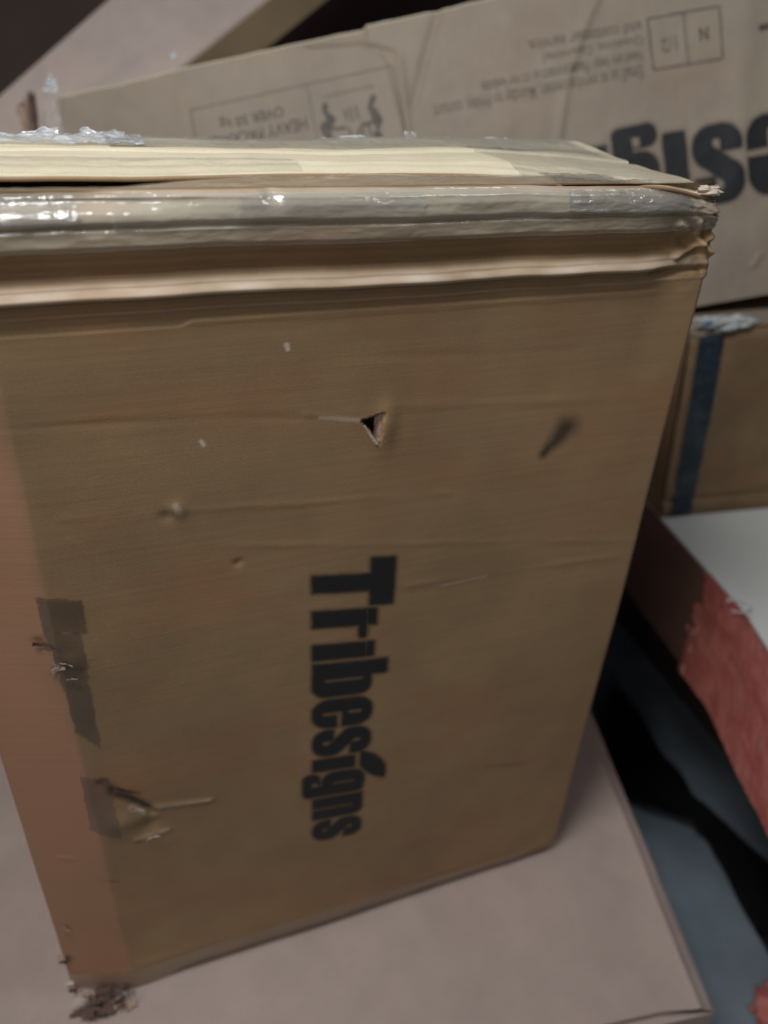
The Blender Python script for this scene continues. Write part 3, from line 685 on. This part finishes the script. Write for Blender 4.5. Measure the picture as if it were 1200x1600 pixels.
ag, tg_ = np.meshgrid(as_, tt); bt = np.interp(ag, aT, bT)+.0012*fbm(ag*40, ag*0, 920, 3)
bb = bt+(0.0-bt)*tg_
grid('front_panel', b3p(ag, bb), KG, b3)
# rolled paper edge along the top, then the other panels
e = np.linspace(0, 1, 7); ae, ee = np.meshgrid(as_, e); be = np.interp(ae, aT, bT)+.0012*fbm(ae*40, ae*0, 920, 3)
Pe = b3p(ae, be)-n3*(.003*(1-np.cos(ee*math.pi)))[..., None]-d3*(.003*np.sin(ee*math.pi))[..., None]
grid('top_edge', Pe, KT, b3)
th = -n3*.16
def q3(a, b, k): return b3p(np.array(a), np.array(b))+th*k
be_ = as_[::6]; tb = np.interp(be_, aT, bT)
Vt = np.concatenate([b3p(be_, tb)-n3*.006, b3p(be_, tb)+th]); nN = len(be_)
mesh('top_panel', Vt, [(i, i+1, nN+i+1, nN+i) for i in range(nN-1)], KG, b3)
bo = [q3(aL, 0, 0), q3(aR, 0, 0), q3(aR, 0, 1), q3(aL, 0, 1)]
mesh('bottom_panel', bo, [(0, 1, 2, 3)], KB, b3)
mesh('side_panels', [q3(aL, 0, 0), q3(aL, bT[0], 0), q3(aL, bT[0], 1), q3(aL, 0, 1), q3(aR, 0, 0), q3(aR, bT[-1], 0), q3(aR, bT[-1], 1), q3(aR, 0, 1)], [(0, 1, 2, 3), (4, 5, 6, 7), (3, 2, 6, 7)], KG, b3)
# upside down word
pa, pb = p3(1155, 190); pa2, _ = p3(955, 232); _, pb2 = p3(1150, 320)
sx = abs(pa-pa2)/(5.36-3.63); sy = (pb2-pb)/1.02; sx = .5*(sx+sx)
print_word('lettering', lambda X, Y: b3p(pa-(X-3.63)*sx, pb-.003+Y*sy, .0006), M_INK, b3, soft=.02)
# framed label cells
def frame3(name, pts, wpx, mat, closed=True):
    """thin printed line through plane points (m)"""
    n = len(pts); rng = range(n if closed else n-1)
    amin = min(p[0] for p in pts)-.01; amax = max(p[0] for p in pts)+.01; bmin = min(p[1] for p in pts)-.01; bmax = max(p[1] for p in pts)+.01
    r = .0009; A, B = np.meshgrid(np.arange(amin, amax, r), np.arange(bmin, bmax, r)); d = 1e9
    for i in rng: d = np.minimum(d, seg(A, B, pts[i], pts[(i+1) % n])[0])
    ink = 1-ss(d, wpx*.4, wpx*1.1); c = ink > .02; keep = c[:-1, :-1] | c[1:, 1:]
    return grid(name, b3p(A, B, .0006), mat, b3, keep=keep, attrs={'ink': ink})
frame3('printed_frame', [p3(1010, 32), p3(1122, 12), p3(1128, 93), p3(1020, 111)], .0016, M_INKS)
frame3('printed_frame', [p3(1066, 23), p3(1074, 102)], .0013, M_INKS, False)
frame3('printed_frame', [p3(297, 172), p3(612, 103), p3(640, 240), p3(625, 310), p3(330, 340)], .0014, M_INKF)
frame3('printed_frame', [p3(480, 132), p3(500, 240), p3(512, 320)], .0014, M_INKF, False)
# small texts: built-in font, laid upside down on the face
def text3(name, s, px, px_end, mat, bold=.0, h=None):
    """px: start (reading start = right end in picture, baseline), px_end: end of line"""
    cu = bpy.data.curves.new('text', 'FONT'); cu.body = s; cu.size = 1; cu.offset = bold; cu.resolution_u = 2
    ob = bpy.data.objects.new('text', cu); C.objects.link(ob)
    dg = bpy.context.evaluated_depsgraph_get(); me = bpy.data.meshes.new_from_object(ob.evaluated_get(dg))
    bpy.data.objects.remove(ob); bpy.data.curves.remove(cu)
    n = len(me.vertices); co = np.empty(n*3, np.float32); me.vertices.foreach_get('co', co); co = co.reshape(-1, 3).astype(float)
    W_ = co[:, 0].max()-co[:, 0].min(); x = (co[:, 0]-co[:, 0].min())/W_
    a0, b0 = p3(*px); a1, b1 = p3(*px_end); Lh = math.hypot(a1-a0, b1-b0); ex = np.array([a1-a0, b1-b0])/Lh; ey = np.array([-ex[1], ex[0]])
    if ey[1] < 0: ey = -ey
    hs = (h or 1.0)*Lh/W_
    ab = np.array([a0, b0])+np.outer(x*Lh, ex)+np.outer(co[:, 1]*hs, ey)
    P_ = b3p(ab[:, 0], ab[:, 1], .0008); me.vertices.foreach_set('co', P_.astype(np.float32).ravel())
    at = me.attributes.new('ink', 'FLOAT', 'POINT'); at.data.foreach_set('value', np.ones(n, np.float32))
    me.name = name; me.materials.clear(); me.update(); return link(name, me, mat, b3, False)
text3('printed_text', 'OVER 50 kg', (442, 166), (342, 188), M_INKS, .012, 1.0)
text3('printed_text', 'HEAVY PACKAGE', (478, 183), (322, 217), M_INKS, .012, 1.25)
text3('printed_text', 'TEAM', (600, 216), (515, 228), M_INKS, .015, .8)
text3('printed_text', 'LIFT', (578, 194), (540, 202), M_INKS, .015, 1.1)
text3('printed_text', 'Please use two people', (583, 132), (507, 149), M_INKF, .02, 1.0)
text3('printed_text', 'and customer service.', (1001, 35), (822, 66), M_INKF, .022, 1.25)
text3('printed_text', 'Questions, Comments?', (1003, 58), (846, 86), M_INKF, .022, 1.1)
text3('printed_text', 'Need any help? Please contact us on our website', (1003, 80), (751, 130), M_INKF, .022, 1.9)
text3('printed_text', 'Email us at service center, Monday to Friday, contact', (1003, 103), (676, 167), M_INKF, .022, 1.8)
text3('printed_text', '1/2', (1055, 58), (1030, 64), M_INKF, .03, 1.3)
text3('printed_text', 'N', (1104, 44), (1090, 47), M_INKS, .03, 1.3)
text3('printed_text', '-', (1215, 28), (1182, 36), M_INKS, .06, .5)
# two figures lifting a case: printed silhouettes (upside down)
def sil(name, polys, mat, rr_=.004):
    pts = [[p3(*q) for q in pl] for pl, _ in polys]; ws = [w for _, w in polys]
    allp = [q for pl in pts for q in pl]
    amin = min(p[0] for p in allp)-.02; amax = max(p[0] for p in allp)+.02; bmin = min(p[1] for p in allp)-.02; bmax = max(p[1] for p in allp)+.02
    r = .0009; A, B = np.meshgrid(np.arange(amin, amax, r), np.arange(bmin, bmax, r)); d = 1e9
    for pl, w in zip(pts, ws):
        for i in range(len(pl)-1):
            dd, t = seg(A, B, pl[i], pl[i+1]); wa, wb = (w[i], w[i+1]) if isinstance(w, list) else (w, w)
            d = np.minimum(d, dd-(wa*(1-t)+wb*t))
    ink = 1-ss(d, -.0012, .0015); c = ink > .02; keep = c[:-1, :-1] | c[1:, 1:]
    return grid(name, b3p(A, B, .0006), mat, b3, keep=keep, attrs={'ink': ink})
sil('printed_figure', [([(508, 166), (508, 175), (518, 187), (508, 200), (513, 212), (520, 224)], [.0045, .003, .006, .0075, .006, .003]), ([(512, 202), (540, 200)], .002), ([(525, 229), (526, 230)], .0065)], M_INKS)
sil('printed_figure', [([(583, 153), (578, 168), (584, 175), (590, 188), (591, 200)], [.0045, .0035, .006, .0075, .003]), ([(588, 190), (565, 194)], .002), ([(590, 212), (591, 213)], .0065)], M_INKS)
sil('printed_case', [([(538, 172), (543, 188)], .0011), ([(546, 168), (551, 188)], .0011), ([(555, 166), (560, 185)], .0011)], M_INKS)
# torn corner and loose film at the box's left end
lt = b3p(np.array(aL), np.array(bT[0]), .004)
def px3(x, y, off=.01): a, b = p3(x, y); return P3+w3*a+d3*b+n3*off
for k, (xa, ya, xb, yb, wd, m) in enumerate([(62, 232, 40, 168, .010, M_DTORN), (66, 232, 52, 158, .008, M_TORN), (70, 232, 60, 152, .007, M_DTORN), (58, 230, 46, 172, .007, M_TORN)]):
    p, q = px3(xa, ya, .012+.004*k), px3(xb, yb, .016+.004*k)
    A, B = np.meshgrid(np.linspace(-1, 1, 9), np.linspace(0, 1, 16)); ww = wd*(.45+.55*B)*(1-.4*ss(B, .9, 1))
    Pp = p+(q-p)*B[..., None]+w3*(A*ww)[..., None]+n3*(.004*fbm(A*2+k, B*5, 940+k, 3))[..., None]+d3*(.010*vn(A*3.1+k*7, A*0, 950+k)*B**4)[..., None]
    grid('torn_corner', Pp, m, b3)
def film3(name, quad, off, seed, amp, mat=M_FILM):
    q = [px3(*p, off) for p in quad]; A, B = np.meshgrid(np.linspace(0, 1, 30), np.linspace(0, 1, 40)); A_, B_ = A[..., None], B[..., None]
    P_ = (q[0]*(1-A_)+q[1]*A_)*(1-B_)+(q[3]*(1-A_)+q[2]*A_)*B_
    return grid(name, P_+n3*(amp*fbm(A*5, B*3, seed, 3))[..., None]+w3*(amp*.5*fbm(B*6, A, seed+3, 2))[..., None], mat, b3)
film3('clear_film', [(72, 160), (100, 150), (96, 240), (66, 240)], .006, 961, .006, M_TAPE2)
film3('loose_film', [(84, 119), (88, 124), (97, 146), (76, 153)], .012, 965, .008, M_FRAY)
film3('loose_film', [(78, 135), (86, 130), (92, 146), (78, 152)], .018, 967, .010)
film3('loose_film', [(270, 78), (274, 82), (277, 93), (267, 95)], .003, 969, .006, M_FRAY)
film3('loose_film', [(926, -6), (938, 0), (934, 6), (930, 8)], .006, 971, .006, M_FRAY)

# ------------------------------------------------------------------ boards behind
def dep(x, y, z): return np.array([0, 0, CAMZ])+ray(x, y)*(z/F)           # point at camera depth z (m)
bd = empty('leaning_board', (0, 1.6, 0)); tag(bd, 'wide pinkish grey board with a tan edge, leaning behind the boxes', 'board')
fc = [dep(560, -345, 1.75), dep(842, -345, 1.66), dep(410, 0, 1.62), dep(281, 103, 1.60), dep(60, 280, 1.60), dep(-420, 520, 1.62), dep(-300, 415, 1.70)]
fc = [dep(560, -345, 1.80), dep(842, -345, 1.76), dep(-130, 432, 1.60), dep(-350, 459, 1.63)]
tv = camv([.070, .035, .02])
prism('board_face', fc, camv([.004, .002, .006]), KPL, bd)
q = [p+camv([.004, .002, .006]) for p in fc]
bevel(prism('board_core', q, tv, M_TAN, bd), .003)
pb_ = empty('dark_post', (-.3, 1.4, 0)); tag(pb_, 'dark brown post crossing the upper left corner behind the boxes', 'post')
fc = [dep(-500, -345, 1.95), dep(620, -345, 2.0), dep(-300, 459, 1.95), dep(-900, 460, 1.95)]
bevel(prism('post_body', fc, camv([.01, .01, .05]), M_DARKP, pb_), .012, 4)

# ------------------------------------------------------------------ black sheet standing in for the shadow on the floor
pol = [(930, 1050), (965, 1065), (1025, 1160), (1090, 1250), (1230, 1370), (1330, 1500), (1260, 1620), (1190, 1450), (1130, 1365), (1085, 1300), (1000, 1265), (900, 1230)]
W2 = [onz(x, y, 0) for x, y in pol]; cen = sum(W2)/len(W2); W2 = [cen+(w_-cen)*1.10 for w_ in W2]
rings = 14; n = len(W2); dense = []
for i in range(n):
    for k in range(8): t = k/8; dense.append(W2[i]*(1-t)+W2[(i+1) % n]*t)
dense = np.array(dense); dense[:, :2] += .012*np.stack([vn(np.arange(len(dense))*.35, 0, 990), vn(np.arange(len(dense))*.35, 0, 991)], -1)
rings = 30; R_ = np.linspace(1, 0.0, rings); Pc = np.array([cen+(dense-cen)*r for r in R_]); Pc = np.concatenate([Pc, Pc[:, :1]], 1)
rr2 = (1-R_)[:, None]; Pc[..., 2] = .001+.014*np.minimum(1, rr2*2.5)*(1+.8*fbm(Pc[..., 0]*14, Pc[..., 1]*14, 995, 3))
M_SHADOW = ink_mat('soft_shadow_sheet', (.006, .006, .007), 1.0, .0)
fz = np.clip(rr2*2.6+.5*fbm(Pc[..., 0]*40, Pc[..., 1]*40, 997, 3)*(rr2 < .4)*(rr2 > 0), 0, 1); fz = fz*fz*(3-2*fz)  # opacity fades at the rim to imitate a soft shadow edge
cl = grid('shadow_sheet', Pc, M_SHADOW, attrs={'ink': fz}); tag(cl, 'black sheet standing in for the shadow on the blue grey floor between the carton and the crate', 'shadow stand-in')
# red item at the lower right
rp = onz(1232, 1590, .015)
crumple('red_rag', rp, .040, 990, M_RED, None, 60, 1.3, 1.3, .55, .5)
rt = bpy.data.objects['red_rag']; tag(rt, 'crumpled red rag on the floor at the lower right corner', 'rag')
